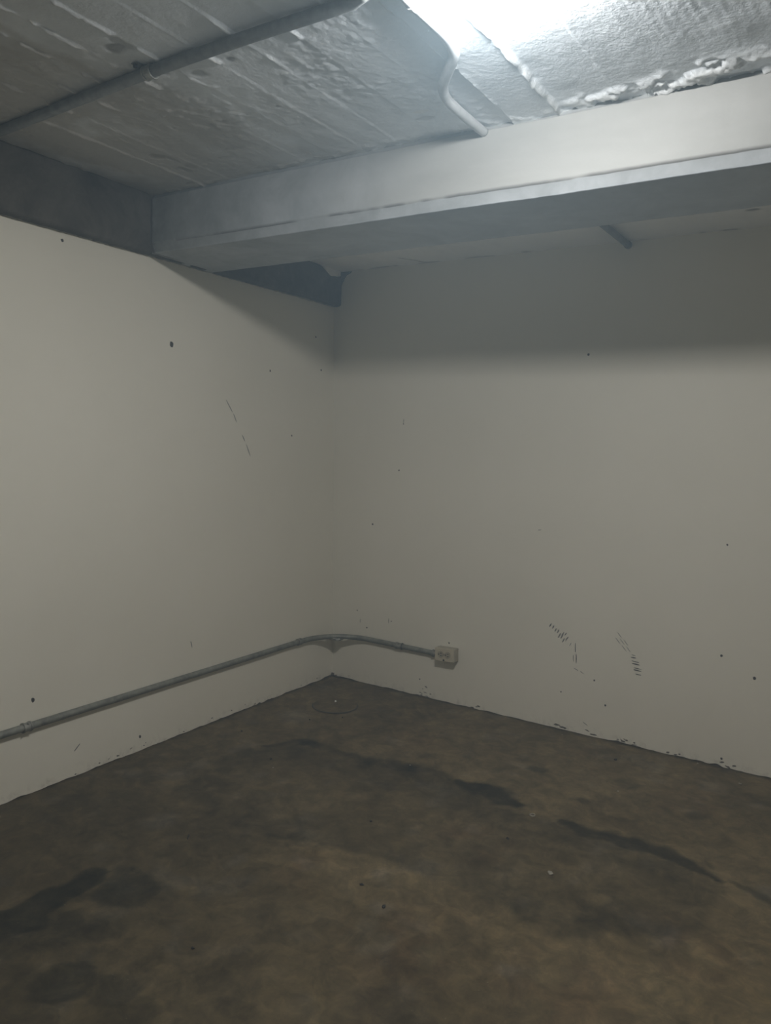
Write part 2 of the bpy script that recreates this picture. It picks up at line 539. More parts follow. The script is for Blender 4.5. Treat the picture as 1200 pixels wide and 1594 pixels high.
v, f = box_vf(-.25, XE + .2, .006, .25, -.02, ZR + .2)
wall_back = wall_sheet('wall_back', xs_wall, ZR + .01, lambda S, Z, o: np.stack([S, -o * np.minimum(1, Z * 8), Z], -1),
                       False, (v, f), 'off-white painted wall with scuff marks and outlet box')
v, f = box_vf(XE + .006, XE + .25, YE, .1, -.02, ZC + .1)
ys_c = axis((YE, 0, 0.1))
wall_right = wall_sheet('wall_right', ys_c, ZC, lambda S, Z, o: np.stack([XE - o, S, Z], -1), True, (v, f), 'plain off-white wall closing the room on the right')
v, f = box_vf(-.25, XE + .25, YE - .25, YE - .006, -.02, ZC + .1)
xs_c = axis((-.1, XE, 0.1))
wall_near = wall_sheet('wall_near', xs_c, ZC, lambda S, Z, o: np.stack([S, YE + o, Z], -1), True, (v, f), 'plain off-white wall behind the viewer')

# ------------------------------------------------------------------ ceiling of the near bay: board-marked slab
BOARDS = [-0.10, 0.15, 0.302, 0.445, 0.588, 0.718, 0.845, 0.980, 1.115, 1.257, 1.400, 1.553, 1.682, 1.840, 2.02, 2.19, 2.37, 2.55, 2.72]
STEP = {12: 0.007, 13: -0.004, 2: 0.002, 7: 0.002, 9: -0.002, 5: 0.001, 11: -0.001, 1: 0.003}


def build_ceiling():
    xs = axis((-0.06, 2.75, 0.005), (2.75, XE + .1, 0.1))
    ys = axis((YE - .1, -2.75, 0.1), (-2.75, YF + 0.03, 0.006))
    X, Y = np.meshgrid(xs, ys, indexing='ij')
    h = 0.006 * (fbm(X * 2.2, Y * 1.2, 201) - .5) + 0.0050 * (fbm(X * 14, Y * 10, 203, 5) - .5)     # downwards
    rough = sstep(.45, .7, fbm(X * 2.6, Y * 2.6, 207)) * (1 - .65 * sstep(1.7, 1.85, X))
    h += rough * 0.012 * np.maximum(0, fbm(X * 38, Y * 38, 209) - .48) + 0.004 * np.maximum(0, fbm(X * 55, Y * 55, 219) - .6) * (1 - .6 * sstep(1.7, 1.85, X))
    smooth_board = sstep(1.69, 1.70, X) * sstep(1.845, 1.835, X)
    h *= 1 - 0.75 * smooth_board
    white = np.zeros_like(X); dark = np.zeros_like(X); brown = np.zeros_like(X)
    for i in range(len(BOARDS) - 1):
        d = STEP.get(i, 0.0)
        if d:
            j = 0.006 * (fbm(Y * 22, Y * 0 + i, 211) - .5)
            h += d * sstep(BOARDS[i] - .002, BOARDS[i] + .002, X + j) * sstep(BOARDS[i + 1] + .002, BOARDS[i + 1] - .002, X + j)
    for i, b in enumerate(BOARDS[1:], 1):
        j = 0.010 * (fbm(Y * 14, Y * 0 + i * 3, 213) - .5)
        dx = np.abs(X - b + j)
        on = sstep(.46, .56, fbm(Y * 11, Y * 0 + i * 7.3, 215))
        # the fins are best preserved by the conduit
        near = sstep(-2.05, -2.15, Y)
        amp = (0.12 + 0.95 * on) * (0.14 + 0.86 * near)
        if i == 2: amp = 0.6 + 0.4 * on
        if i in (13,): amp = 1.1 + .4 * on
        if i > 13: amp = amp * 0.35
        if i in (10, 11): amp = amp * .8
        wdt = 0.005 + 0.007 * vnoise(Y * 30, Y * 0 + i, 217)
        ridge = sstep(1, 0, dx / wdt) * amp
        h += 0.0085 * ridge
        white = np.maximum(white, ridge * .8)
    # stippled ribs on the right hand boards
    h += 0.0006 * np.sin(X * 260 + 30 * fbm(X * 4, Y * 1.5, 5)) * sstep(2.0, 2.25, X) * fbm(X * 6, Y * 6, 19) * sstep(-1.62, -1.75, Y)
    # lumps of mortar squeezed out along the beam
    t = YF - Y            # distance in front of the beam face, >0 in the room
    band_w = 0.05 + 0.09 * sstep(1.80, 2.15, X) * (0.5 + vnoise(X * 9, X * 0, 221)) - 0.02 * sstep(1.2, .6, X)
    lum = fbm(X * 26, t * 34, 223, 5)
    env = sstep(1.0, 0.35, t / band_w)
    amp = 0.004 + 0.016 * sstep(1.80, 2.05, X)
    big = sstep(.44, .60, lum) * env
    h += amp * big * (0.55 + .6 * fbm(X * 70, Y * 70, 227))
    white = np.maximum(white, big * (0.4 + .55 * sstep(1.80, 2.05, X)))
    # broken patches and holes
    w1 = X + .03 * (fbm(X * 25, Y * 25, 231) - .5); w2 = Y + .03 * (fbm(X * 25, Y * 25, 233) - .5)
    for x, y, rx, ry, a in ((0.378, -1.735, .028, .030, .95), (0.404, -1.690, .012, .05, .8), (0.362, -1.575, .016, .035, .9), (0.41, -1.60, .02, .035, .55),
                            (0.922, -2.351, .035, .03, .75), (0.96, -2.36, .02, .05, .5), (1.157, -2.152, .012, .012, .7), (0.78, -1.835, .012, .03, .6), (0.836, -1.847, .02, .014, .5),
                            (1.075, -1.86, .01, .01, .7), (0.27, -1.46, .03, .012, .8), (1.02, -2.14, .03, .02, .5), (0.93, -2.20, .014, .02, .6),
                            (0.60, -1.60, .04, .02, .35), (0.70, -1.66, .05, .02, .3), (1.44, -1.56, .04, .015, .35)):
        q = np.hypot((w1 - x) / rx, (w2 - y) / ry)
        k = sstep(1.15, .7, q)
        dark = np.maximum(dark, a * k * (.5 + .6 * fbm(X * 60, Y * 60, 235)))
        h -= 0.006 * a * k
    q = sstep(1.0, .7, np.hypot((w1 - 1.45) / .035, (w2 + 1.615) / .02)); white = np.maximum(white, q * .9)
    brown = 1.0 * sstep(1.35, 0.3, X) * sstep(.25, .60, fbm(X * 3, Y * 3, 241)) + .6 * sstep(.7, 0, X)
    brown = np.clip(brown + 0.5 * sstep(.55, .75, fbm(X * 5, Y * 2.0, 243)) * sstep(1.6, .6, X), 0, 1)
    Z = ZC - h
    A = np.stack([np.clip(dark, 0, 1), np.clip(white, 0, 1), brown], -1)
    v, f = box_vf(-.25, XE + .25, YE - .25, YF + .05, ZC + .02, ZC + .2)
    me = grid_mesh('ceiling', np.stack([X, Y, Z], -1), A, (v, f, 0), flip=True)
    o = link('ceiling', me, M_CEIL)
    tag(o, 'whitewashed concrete slab with board marks, in front of the beam', kind='structure')
    return o


ceiling = build_ceiling()

# ceiling of the bay behind the beam
xs = axis((-.05, 2.75, 0.012), (2.75, XE + .1, .1)); ys = axis((YR - .02, 0.01, 0.012))
X, Y = np.meshgrid(xs, ys, indexing='ij')
Z = ZR + 0.006 * (fbm(X * 3, Y * 3, 301) - .5) + .002 * (fbm(X * 20, Y * 20, 303) - .5)
w = .03 * (fbm(X * 30, Y * 30, 305) - .5)
dk = 0.8 * sstep(1, .5, np.hypot((X - 2.24) / .035 + w * 8, (Y + .283) / .02)) 
dk = np.maximum(dk, .55 * sstep(.035, .0, -Y + w) * sstep(.52, .66, fbm(X * 9, X * 0, 307)))
dk = np.maximum(dk, .5 * sstep(.012, .004, seg_dist(X + w * .3, Y + w * .3, [(.48, -.16), (.53, -.09), (.56, -.02), (.64, -.01)])))
me = grid_mesh('ceiling', np.stack([X, Y, Z], -1), np.stack([dk, dk * 0, dk * 0], -1), (*box_vf(-.25, XE + .25, YR - .02, .2, ZR + .02, ZR + .2), 0), flip=True)
ceiling_rear = link('ceiling', me, M_CEIL2)
tag(ceiling_rear, 'narrow pale ceiling strip between the beam and back wall', kind='structure')


# ------------------------------------------------------------------ beams
def sweep(name, along, prof, place, attr_fn, noise_amp, mat, seed, flip):
    prof = np.array(prof)
    # resample the profile
    seg = np.hypot(*np.diff(prof, axis=0).T); s = np.concatenate([[0], np.cumsum(seg)])
    ts = np.unique(np.concatenate([np.linspace(0, s[-1], 64), s]))
    a = np.interp(ts, s, prof[:, 0]); b = np.interp(ts, s, prof[:, 1])
    S, T = np.meshgrid(along, ts, indexing='ij')
    A = np.broadcast_to(a, S.shape); B = np.broadcast_to(b, S.shape)
    n1 = noise_amp * (fbm(S * 2.5, T * 4, seed) - .5) + noise_amp * .5 * (fbm(S * 30, T * 30, seed + 2) - .5)
    n2 = noise_amp * (fbm(S * 2.2, T * 3, seed + 4) - .5) + noise_amp * .6 * (fbm(S * 34, T * 30, seed + 6) - .5)
    P = place(S, A + n1, B + n2)
    me = grid_mesh(name, P, attr_fn(S, A, B), None, flip)
    return link(name, me, mat)


ZK = ZB + 0.036   # crack line between beam face and the patched lower lip
xs_beam = axis((-.20, 2.75, 0.008), (2.75, XE + .1, .1))
prof = [(YF + .02, ZC + .05), (YF + .014, ZC + .0), (YF + .006, ZC - .014), (YF, ZC - .018), (YF, ZK + .0015), (YF + .003, ZK), (YF + .003, ZK - .0015), (YF + .016, ZB + .002), (YF + .018, ZB),
        (YR, ZB), (YR, ZR + .05)]


def beam_attr(S, A, B):
    w = 0.35 * (fbm(S * 3, B * 6 + A * 6, 401) - .5)
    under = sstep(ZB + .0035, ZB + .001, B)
    raw = sstep(1.50, 0.60, S + w)                # unpainted towards the wall
    raw = np.maximum(raw * .92, under * .95)
    raw = np.maximum(raw, 0.75 * sstep(ZK + .002, ZK - .002, B))
    raw = np.where(under > .5, 1.0 + .40 * sstep(.25, 1.1, S + w), raw)  # underside colour raised away from the wall, stands in for bounce and glare
    lip = sstep(ZC - .016, ZC - .012, B)
    raw = np.maximum(raw, .5 * lip)
    ck = sstep(.0028, .0008, np.abs(B - ZK)) * sstep(.30, .52, fbm(S * 8, S * 0, 403)) * .9
    face = sstep(YR - .2, YF + .1, A)
    damp = face * sstep(.55, .0, S + 1.2 * w) * (1 - under) * .8
    ck = np.maximum(ck, .9 * face * sstep(.012, .003, np.abs(S - XB - .004 - .006 * (fbm(B * 30, B * 0, 9) - .5))))
    return np.stack([raw, ck, damp], -1)  # raw also carries the painted bounce and glare of the underside


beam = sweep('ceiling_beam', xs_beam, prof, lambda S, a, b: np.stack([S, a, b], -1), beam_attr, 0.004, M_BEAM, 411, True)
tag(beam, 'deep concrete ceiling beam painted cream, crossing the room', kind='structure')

ys_beam = axis((YE, -2.8, .05), (-2.8, .03, 0.008))
prof = [(XB, ZC + .05), (XB, ZB + .012), (XB - .006, ZB + .003), (XB - .012, ZB), (-.25, ZB)]


def lbeam_attr(S, A, B):
    return np.zeros(S.shape + (3,))


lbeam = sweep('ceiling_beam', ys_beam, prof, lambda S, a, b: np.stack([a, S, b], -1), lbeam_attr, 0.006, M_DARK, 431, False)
tag(lbeam, 'dark raw concrete beam on top of the left wall', kind='structure')


def slab_patch(name, pts, normal, thick, mat, parent, label=None):
    """a thin irregular slab with bevelled rim on a wall or beam"""
    n = Vector(normal)
    c = sum((Vector(p) for p in pts), Vector()) / len(pts)
    V = [Vector(p) for p in pts] + [Vector(p).lerp(c, .12) + n * thick for p in pts] + [c + n * thick]
    k = len(pts)
    Fc = [(i, (i + 1) % k, k + (i + 1) % k, k + i) for i in range(k)] + [(k + i, k + (i + 1) % k, 2 * k) for i in range(k)]
    bm = bmesh.new()
    vs_ = [bm.verts.new(v) for v in V]
    for f_ in Fc: bm.faces.new([vs_[i] for i in f_])
    o = bm_obj(name, bm, mat, parent)
    if label: o['label'] = label
    return o


# mortar bead under the left beam, broken up
def ragged_bead(name, along_pts, rad, mat, parent, seed):
    rng = random.Random(seed)
    V, Fc = [], []
    n = 6
    for i, p in enumerate(along_pts):
        for k in range(n):
            a = 2 * math.pi * k / n
            r = rad * (.45 + 1.0 * rng.random())
            V.append((p[0] + r * 1.5 * math.cos(a), p[1], p[2] + r * .7 * math.sin(a)))
    for i in range(len(along_pts) - 1):
        for k in range(n):
            a = i * n + k; b = i * n + (k + 1) % n
            Fc.append((a, b, b + n, a + n))
    me = bpy.data.meshes.new(name); me.from_pydata(V, [], Fc)
    return link(name, me, mat, parent, True)


bead = ragged_bead('mortar_joint', [(xl(ZB) + .004, y, ZB + .001) for y in np.arange(-2.7, -0.02, .012)], .0065, M_MORTAR, lbeam, 3)
bead['label'] = 'thin pale mortar line between beam and wall'
# smear of ceiling plaster that rounds off the beam face near the corner
pp = [(-0.40, 2.450), (-0.275, 2.446), (-0.235, 2.443), (-0.19, 2.430), (-0.15, 2.414), (-0.115, 2.396), (-0.08, 2.400), (-0.045, 2.405), (-.012, 2.414), (-.012, 2.45)]
slab_patch('plaster_smear', [(XB - .001, y, z) for y, z in pp], (1, 0, 0), .004, M_CEIL2, lbeam, 'pale plaster smear at the top')
slab_patch('bare_patch', [(-.02, -.0015, 2.45), (.066, -.0015, 2.447), (.05, -.0015, 2.428), (.022, -.0015, 2.418), (.004, -.0015, 2.395), (-.014, -.0015, 2.36), (-.03, -.0015, 2.40)],
           (0, -1, 0), .002, M_DARK, wall_back, 'dark bare concrete patch')

# ------------------------------------------------------------------ marks on the walls (children of the wall)
mark_id = [0]


def dab(name, pos, axis_, length, width, ang, mat, parent, thick=.0008):
    """a little raised lens-shaped mark on the wall; axis_ = 'x' (left wall) or 'y' (back wall)"""
    rng = random.Random(mark_id[0]); mark_id[0] += 1
    n = 8
    V = []
    for k in range(n):
        a = 2 * math.pi * k / n
        r = .8 + .4 * rng.random()
        u, w_ = math.cos(a) * length / 2 * r, math.sin(a) * width / 2 * r
        V.append((u * math.cos(ang) - w_ * math.sin(ang), u * math.sin(ang) + w_ * math.cos(ang)))
    c, s = pos
    if axis_ == 'y':
        base = [(c + u, -float(wall_off(c + u, s + w_, 'wall_back')) * min(1, 8 * (s + w_)) - .0003, s + w_) for u, w_ in V]; nrm = (0, -1, 0)
    else:
        base = [(xl(s + w_) + float(wall_off(c + u, s + w_, 'wall_left')) * min(1, 8 * (s + w_)) + .0003, c + u, s + w_) for u, w_ in V]; nrm = (1, 0, 0)
    return slab_patch(name, base, nrm, thick, mat, parent)


for x, z, s in ((1.5, 1.913, .012), (0.448, 1.555, .007), (0.429, 1.29, .009), (0.261, 0.964, .012), (2.196, 1.038, .009), (2.207, 0.523, .011), (2.35, 0.445, .014),
                (0.171, 0.435, .008), (0.414, 0.406, .007), (0.244, 0.341, .010), (1.626, 0.292, .009), (1.689, 0.176, .010), (1.457, 0.198, .008),
                (2.24, 0.041, .011), (0.799, 0.342, .009), (0.62, .10, .008)):
    dab('nail_hole', (x, z), 'y', s, s * 1.1, .4, M_HOLE, wall_back)
for x, z, l, a in ((0.196, 0.376, .03, 1.5), (0.396, 0.407, .035, 1.55), (0.448, 1.57, .03, 1.5), (1.296, 1.024, .02, .1), (1.592, 0.06, .03, -.5), (1.53, .33, .03, -.4), (1.56, .32, .025, -.5)):
    dab('scratch', (x, z), 'y', l, .004, a, M_MARKSOFT, wall_back)
for y, z, s in ((-1.266, 1.864, .022), (-1.827, 2.206, .012), (-0.576, 1.809, .010), (-0.395, 1.467, .010), (-2.002, 0.378, .016), (-1.477, 0.068, .014),
                (-0.178, 2.041, .010), (-0.127, 1.856, .012)):
    dab('nail_hole', (y, z), 'x', s, s * 1.2, .5, M_HOLE, wall_left)
for (y0, z0, y1, z1) in ((-0.918, 1.64, -0.86, 1.566), (-.86, 1.566, -.835, 1.52), (-.795, 1.46, -0.775, 1.425), (-.765, 1.41, -0.734, 1.348), (-1.164, .45, -1.155, .415), (-1.82, .11, -1.79, .135)):
    dab('scratch', ((y0 + y1) / 2, (z0 + z1) / 2), 'x', math.hypot(y1 - y0, z1 - z0), .006, math.atan2(z1 - z0, y1 - y0), M_MARKSOFT, wall_left)
# tyre-like scuffs, two fans of short strokes
for i, (x, z) in enumerate([(1.382, 0.537), (1.397, 0.529), (1.411, 0.516), (1.425, 0.511), (1.433, 0.491), (1.447, 0.490), (1.455, 0.468), (1.472, 0.477), (1.493, 0.454)]):
    dab('scuff_mark', (x, z), 'y', .022 + .010 * (3 < i < 8), .0065 if i < 7 else .004, 1.15, M_MARK if i < 7 else M_MARKSOFT, wall_back)
    if 3 < i < 7: dab('scuff_mark', (x + .018, z + .012), 'y', .024, .005, 1.0, M_MARK, wall_back)
dab('scuff_mark', (1.519, 0.440), 'y', .055, .0045, -1.50, M_MARK, wall_back)
dab('scuff_mark', (1.527, 0.385), 'y', .055, .006, -1.53, M_MARK, wall_back)
dab('scuff_mark', (1.512, 0.385), 'y', .04, .004, -1.5, M_MARKSOFT, wall_back)
for i in range(6):
    dab('scuff_mark', (1.728 + .011 * i + (.010, -.008, .002)[i % 3], 0.532 - .011 * i + (.010, -.008, .002)[i % 3]), 'y', .036, .0035, -.85, M_MARKSOFT, wall_back)
for i, (x, z) in enumerate([(1.811, 0.454), (1.812, 0.442), (1.822, 0.424), (1.824, 0.412), (1.834, 0.392), (1.834, 0.382), (1.839, 0.363)]):
    dab('scuff_mark', (x, z), 'y', (.022, .026, .040, .042, .038, .044, .030)[i], .0065 if i % 2 else .0045, -.08, M_MARK if i else M_MARKSOFT, wall_back)
# paint knocked off along the foot of the back wall
rc = random.Random(12)
for cx_, cz_, n_, sp, sh in ((1.80, .020, 7, .05, .012), (1.50, .016, 6, .06, .010), (.665, .035, 8, .035, .030), (1.62, .018, 3, .03, .010), (2.25, .016, 4, .05, .010), (.95, .014, 3, .06, .008), (2.05, .014, 3, .06, .008)):
    for q in range(n_):
        dab('bare_chip', (cx_ + rc.uniform(-sp, sp), max(.006, cz_ + rc.uniform(-sh, sh))), 'y', rc.uniform(.008, .032), rc.uniform(.004, .010), rc.uniform(-.5, .3), M_BASE if cx_ > .7 else M_MARKSOFT, wall_back, .0006)
for q in range(14):
    dab('bare_chip', (rc.uniform(-2.1, -.1), rc.uniform(.008, .03)), 'x', rc.uniform(.006, .02), rc.uniform(.003, .007), rc.uniform(-.5, .5), M_BASE, wall_left, .0006)
# plaster lumps at the foot of the corner
for (x, y, z, s) in ((0.004, -.006, .010, .013), (0.030, -.004, .004, .008), (.002, -.03, .004, .008)):
    bm = bmesh.new()
    bmesh.ops.create_icosphere(bm, subdivisions=2, radius=s)
    for v_ in bm.verts: v_.co *= .75 + .5 * random.random()
    bmesh.ops.translate(bm, vec=(x, y, z), verts=bm.verts)
    bm_obj('mortar_lump', bm, M_BASE, floor, True)

# ------------------------------------------------------------------ conduits
def collar(parent, p, d, r, length, mat, screw=True, lip=True):
    bm = bmesh.new()
    p = Vector(p); d = Vector(d).normalized()
    bm_cyl(bm, p, d, r, length, 20)
    if lip:
        bm_cyl(bm, p - d * length * .42, d, r * 1.13, length * .16, 20)
        bm_cyl(bm, p + d * length * .42, d, r * 1.13, length * .16, 20)
    o = bm_obj('coupling', bm, mat, parent, False)
    if screw:
        s = bmesh.new()
        out = d.cross(Vector((0, 0, 1))).normalized()
        if out.dot(Vector((1.5, -2, 0)) - p) < 0: out = -out
        bm_cyl(s, p + (out * .5 + Vector((0, 0, .8))).normalized() * r * 1.1, (out * .5 + Vector((0, 0, .8))), .0045, .009, 10)
        bm_obj('screw', s, M_COLLAR, o)
    return o


PR = 0.0148
# long conduit at knee height round the corner to the outlet
zl = lambda y: .283 + .002 * y / 2
path = [(xl(.283) + PR + .002, YE + .03, .285)] + [(xl(.283) + PR + .002, y, .284) for y in np.linspace(-5, -.36, 30)]
cxa, cya, ra = xl(.283) + PR + .002 + .29, -.0175 - .29, .29
for i in range(13):
    a = math.pi - (math.pi / 2) * i / 12
    path.append((cxa + ra * math.cos(a), cya + ra * math.sin(a), .283 - .006 * i / 12 + .002 * math.sin(i / 12 * math.pi)))
path += [(x, -.0175, .277 - .004 * (x - .29) / .45) for x in np.linspace(.34, .738, 12)]
cond = bpy.data.objects.new('wall_conduit', None); col.objects.link(cond)
cond.location = (0, 0, 0)
tag(cond, 'long grey metal conduit bending round the room corner at knee height', 'conduit')
tube('pipe', path, PR, M_PIPE, cond, 20, .05)
collar(cond, (xl(.283) + PR + .002, -2.043, .284), (0, 1, 0), PR * 1.22, .034, M_COLLAR)
collar(cond, (xl(.283) + PR + .002, -.345, .284), (0, 1, 0), PR * 1.18, .030, M_COLLAR)
collar(cond, (.485, -.0175, .275), (1, 0, 0), PR * 1.22, .040, M_COLLAR)
collar(cond, (.722, -.0175, .273), (1, 0, 0), PR * 1.25, .026, M_COLLAR)
# mortar smear that fixes the bend in the corner
bm = bmesh.new()
bmesh.ops.create_icosphere(bm, subdivisions=3, radius=1)
for v_ in bm.verts:
    n_ = 0.8 + .4 * float(vnoise(v_.co.x * 3 + 9, v_.co.y * 3 + v_.co.z * 5, 55))
    v_.co = Vector((v_.co.x * .055 * n_, v_.co.y * .055 * n_, v_.co.z * .014 * n_))
bmesh.ops.transform(bm, matrix=Matrix.Translation((.072, -.075, .268)) @ Matrix.Rotation(math.pi / 4, 4, 'Z'), verts=bm.verts)
o = bm_obj('mortar_smear', bm, M_COLLAR, cond, True)

# ceiling conduits
ZP = ZC - PR - .004
A_pts = [(-.012, -2.188, ZP), (0.117, -2.194, ZP), (0.35, -2.205, ZP), (0.573, -2.220, ZP), (0.937, -2.241, ZP), (1.297, -2.250, ZP), (1.637, -2.249, ZP), (1.675, -2.262, ZP), (1.695, -2.31, ZP), (1.712, -2.352, ZP), (1.725, -2.36, ZP)]
ca = bpy.data.objects.new('ceiling_conduit', None); col.objects.link(ca)
tag(ca, 'dark straight metal conduit fixed across the board-marked ceiling', 'conduit')
tube('pipe', catmull(A_pts, .03), PR * 1.1, M_PIPEDARK, ca, 20, .03)
collar(ca, (0.930, -2.2405, ZP), (1, -.02, 0), PR * 1.28, .034, M_COLLAR)
# strap with two ears
bm = bmesh.new()
bm_box(bm, (.905, -2.240, ZC - .0035), (.022, .075, .002))
st_ = bm_obj('strap', bm, M_PIPEDARK, ca)
bm = bmesh.new(); bm_cyl(bm, (.905, -2.272, ZC - .010), (0, 0, 1), .006, .008, 12); bm_obj('screw', bm, M_SLOT, st_)
bm = bmesh.new(); bm_cyl(bm, (.905, -2.205, ZC - .010), (0, 0, 1), .006, .008, 12); bm_obj('screw', bm, M_PIPEDARK, st_)

C_pts = [(1.765, -2.318, ZP), (1.760, -2.24, ZP), (1.758, -2.169, ZP), (1.759, -2.096, ZP), (1.757, -2.012, ZP), (1.743, -1.949, ZP - .001), (1.728, -1.915, ZP - .002), (1.672, -1.845, ZP - .003),
         (1.622, -1.779, ZP - .003), (1.594, -1.709, ZP - .003), (1.587, -1.643, ZP - .003), (1.584, -1.529, ZP - .003), (1.584, YF + .004, ZP - .003)]
cc = bpy.data.objects.new('ceiling_conduit', None); col.objects.link(cc)
tag(cc, 'whitewashed conduit with an S bend running into the beam', 'conduit')
tube('pipe', catmull(C_pts, .012), PR, M_PIPEWHITE, cc, 20, .02)
collar(cc, (1.758, -2.176, ZP), (0, 1, 0), PR * 1.15, .018, M_PIPEWHITE, False, False)
cd = bpy.data.objects.new('ceiling_conduit', None); col.objects.link(cd)
tag(cd, 'short conduit run crossing the narrow ceiling behind the beam', 'conduit')
tube('pipe', [(1.655, YR - .004, ZR - PR - .004), (1.66, -.5, ZR - PR - .004), (1.664, -.002, ZR - PR - .004)], PR, M_PIPEDARK, cd, 20)
bm = bmesh.new(); bm_cyl(bm, (1.664, -.010, ZR - PR - .004), (0, 1, 0), PR * 1.2, .018, 20); bm_obj('connector', bm, M_PIPEDARK, cd)

# octagonal junction box that joins the ceiling conduits
jb = bpy.data.objects.new('junction_box', None); col.objects.link(jb)
tag(jb, 'octagonal metal junction box on the ceiling beside the lamp', 'junction box')
bm = bmesh.new(); bm_cyl(bm, (1.775, -2.365, ZC - .022), (0, 0, 1), .052, .036, 8); bm_obj('box_body', bm, M_PIPE, jb)
bm = bmesh.new(); bm_cyl(bm, (1.775, -2.365, ZC - .042), (0, 0, 1), .054, .004, 8); bm_obj('cover', bm, M_PIPE, jb)

# ------------------------------------------------------------------ outlet box
ox, oz, ow, oh, od = 0.803, 0.286, 0.119, 0.073, 0.052
ob = bpy.data.objects.new('outlet_box', None); col.objects.link(ob)
ob.location = (ox, 0, oz)
ob.rotation_euler = (0, math.radians(-2.0), 0)
tag(ob, 'beige surface-mounted outlet box with two sockets at the end of the conduit', 'outlet')
bm = bmesh.new(); bm_box(bm, (0, -od / 2 - .002, 0), (ow, od, oh), .004); bm_obj('box_body', bm, M_BOX, ob)
bm = bmesh.new(); bm_box(bm, (-.001, -od - .0045, .0005), (ow - .002, .006, oh - .001), .002)
plate = bm_obj('cover_plate', bm, M_BEIGE, ob)
M_SOCK = plain('socket_face', (0.40, 0.36, 0.27), 0.45, 0, .05)
for sx in (-.0215, .0215):
    bm = bmesh.new()
    bm_cyl(bm, (sx - .002, -od - .0085, .002), (0, 1, 0), .0172, .0035, 24)
    s_ = bm_obj('socket', bm, M_SOCK, ob)
    bm = bmesh.new()
    bmesh.ops.create_cone(bm, cap_ends=False, segments=24, radius1=.0182, radius2=.0182, depth=.0012, matrix=Matrix.Translation((sx - .002, -od - .0080, .002)) @ Matrix.Rotation(math.pi / 2, 4, 'X'))
    bm_obj('socket_rim', bm, M_SLOT, s_)
    for dx, dz, w_, h_ in ((-.010, 0.0, .006, .006), (.004, .007, .011, .0035), (.004, -.006, .010, .0035)):
        bm = bmesh.new(); bm_box(bm, (sx - .002 + dx, -od - .0104, .002 + dz), (w_, .0016, h_))
        bm_obj('slot', bm, M_SLOT, s_)
bm = bmesh.new(); bm_cyl(bm, (-.004, -od - .0078, -.0285), (0, 1, 0), .0052, .002, 12); bm_obj('screw_hole', bm, M_SLOT, ob)
bm = bmesh.new(); bm_cyl(bm, (-.002, -od - .0082, .002), (0, 1, 0), .0028, .003, 10); bm_obj('screw', bm, M_COLLAR, ob)

# ------------------------------------------------------------------ ceiling lamp (opal disc, lit)
m_opal, nt, b = new_mat('lit_opal_diffuser')
b.inputs['Base Color'].default_value = (.9, .9, .9, 1)
b.inputs['Emission Color'].default_value = LAMP_COLOR
b.inputs['Emission Strength'].default_value = LAMP_STRENGTH
m_rim, nt, b = new_mat('lit_opal_rim')
b.inputs['Base Color'].default_value = (.9, .9, .9, 1)
b.inputs['Emission Color'].default_value = LAMP_COLOR
b.inputs['Emission Strength'].default_value = LAMP_STRENGTH * 1.15
LX, LY = 1.955, -2.225
lamp = bpy.data.objects.new('ceiling_lamp', None); col.objects.link(lamp)
lamp.location = (LX, LY, ZC)
tag(lamp, 'round opal ceiling lamp, lit, in front of the beam', 'lamp')
bm = bmesh.new(); bm_cyl(bm, (0, 0, -.008), (0, 0, 1), .098, .016, 48); bm_obj('lamp_housing', bm, M_WHITE, lamp)
prof = [(.100, -.016), (.104, -.024), (.104, -.048), (.099, -.058), (.088, -.064), (.065, -.068), (.033, -.070)]
V, Fc = [], []
n = 40
for r_, z_ in prof:
    for k in range(n):
        a = 2 * math.pi * k / n
        V.append((r_ * math.cos(a), r_ * math.sin(a), z_))
for i in range(len(prof) - 1):
    for k in range(n):
        a = i * n + k; b2 = i * n + (k + 1) % n
        Fc.append((a, a + n, b2 + n, b2))
V.append((0, 0, -.0705)); tip = len(V) - 1
for k in range(n):
    Fc.append(((len(prof) - 1) * n + k, tip, (len(prof) - 1) * n + (k + 1) % n))
me = bpy.data.meshes.new('diffuser'); me.from_pydata(V, [], Fc)
me.materials.clear()
dif = link('diffuser', me, [m_opal, m_rim], lamp, True)
me.polygons.foreach_set('material_index', [1 if i < 3 * n else 0 for i in range(len(me.polygons))])

# ------------------------------------------------------------------ round cover in the floor
dc = bpy.data.objects.new('floor_cover', None); col.objects.link(dc)
dc.location = (.338, -.432, 0)
tag(dc, 'round concrete cover set flush in the floor near the corner', 'floor cover')
bm = bmesh.new(); bm_cyl(bm, (0, 0, .0006), (0, 0, 1), .121, .004, 48)
bm_obj('lid', bm, M_FLOOR, dc)
V, Fc = [], []
n = 64
for k in range(n):
    a = -math.radians(55) + math.radians(105) * (2 * k / (n - 1) - 1)
    w_ = (.0008 + .0050 * math.cos((2 * k / (n - 1) - 1) * 1.45) + .0012 * random.random())
    for r_, z_ in ((.1235 - w_, .0033), (.1235, .0042), (.1235 + w_, .0030)):
        V.append((r_ * math.cos(a), r_ * math.sin(a), z_))
for k in range(n - 1):
    for j in range(2):
        a = k * 3 + j; b2 = (k + 1) * 3 + j
        Fc.append((a, a + 1, b2 + 1, b2))
me = bpy.data.meshes.new('rim'); me.from_pydata(V, [], Fc)
o = link('rim', me, plain('dark_joint', (.085, .076, .058), .85, 0, .25, 40), dc); o['label'] = 'thin dark joint ring'
bm = bmesh.new(); bmesh.ops.create_icosphere(bm, subdivisions=2, radius=.006)
bmesh.ops.translate(bm, vec=(-.030, .046, .006), verts=bm.verts)
o = bm_obj('screw', bm, plain('white_bead', (.9, .9, .86), .25), dc, True); o['label'] = 'tiny bright screw head'


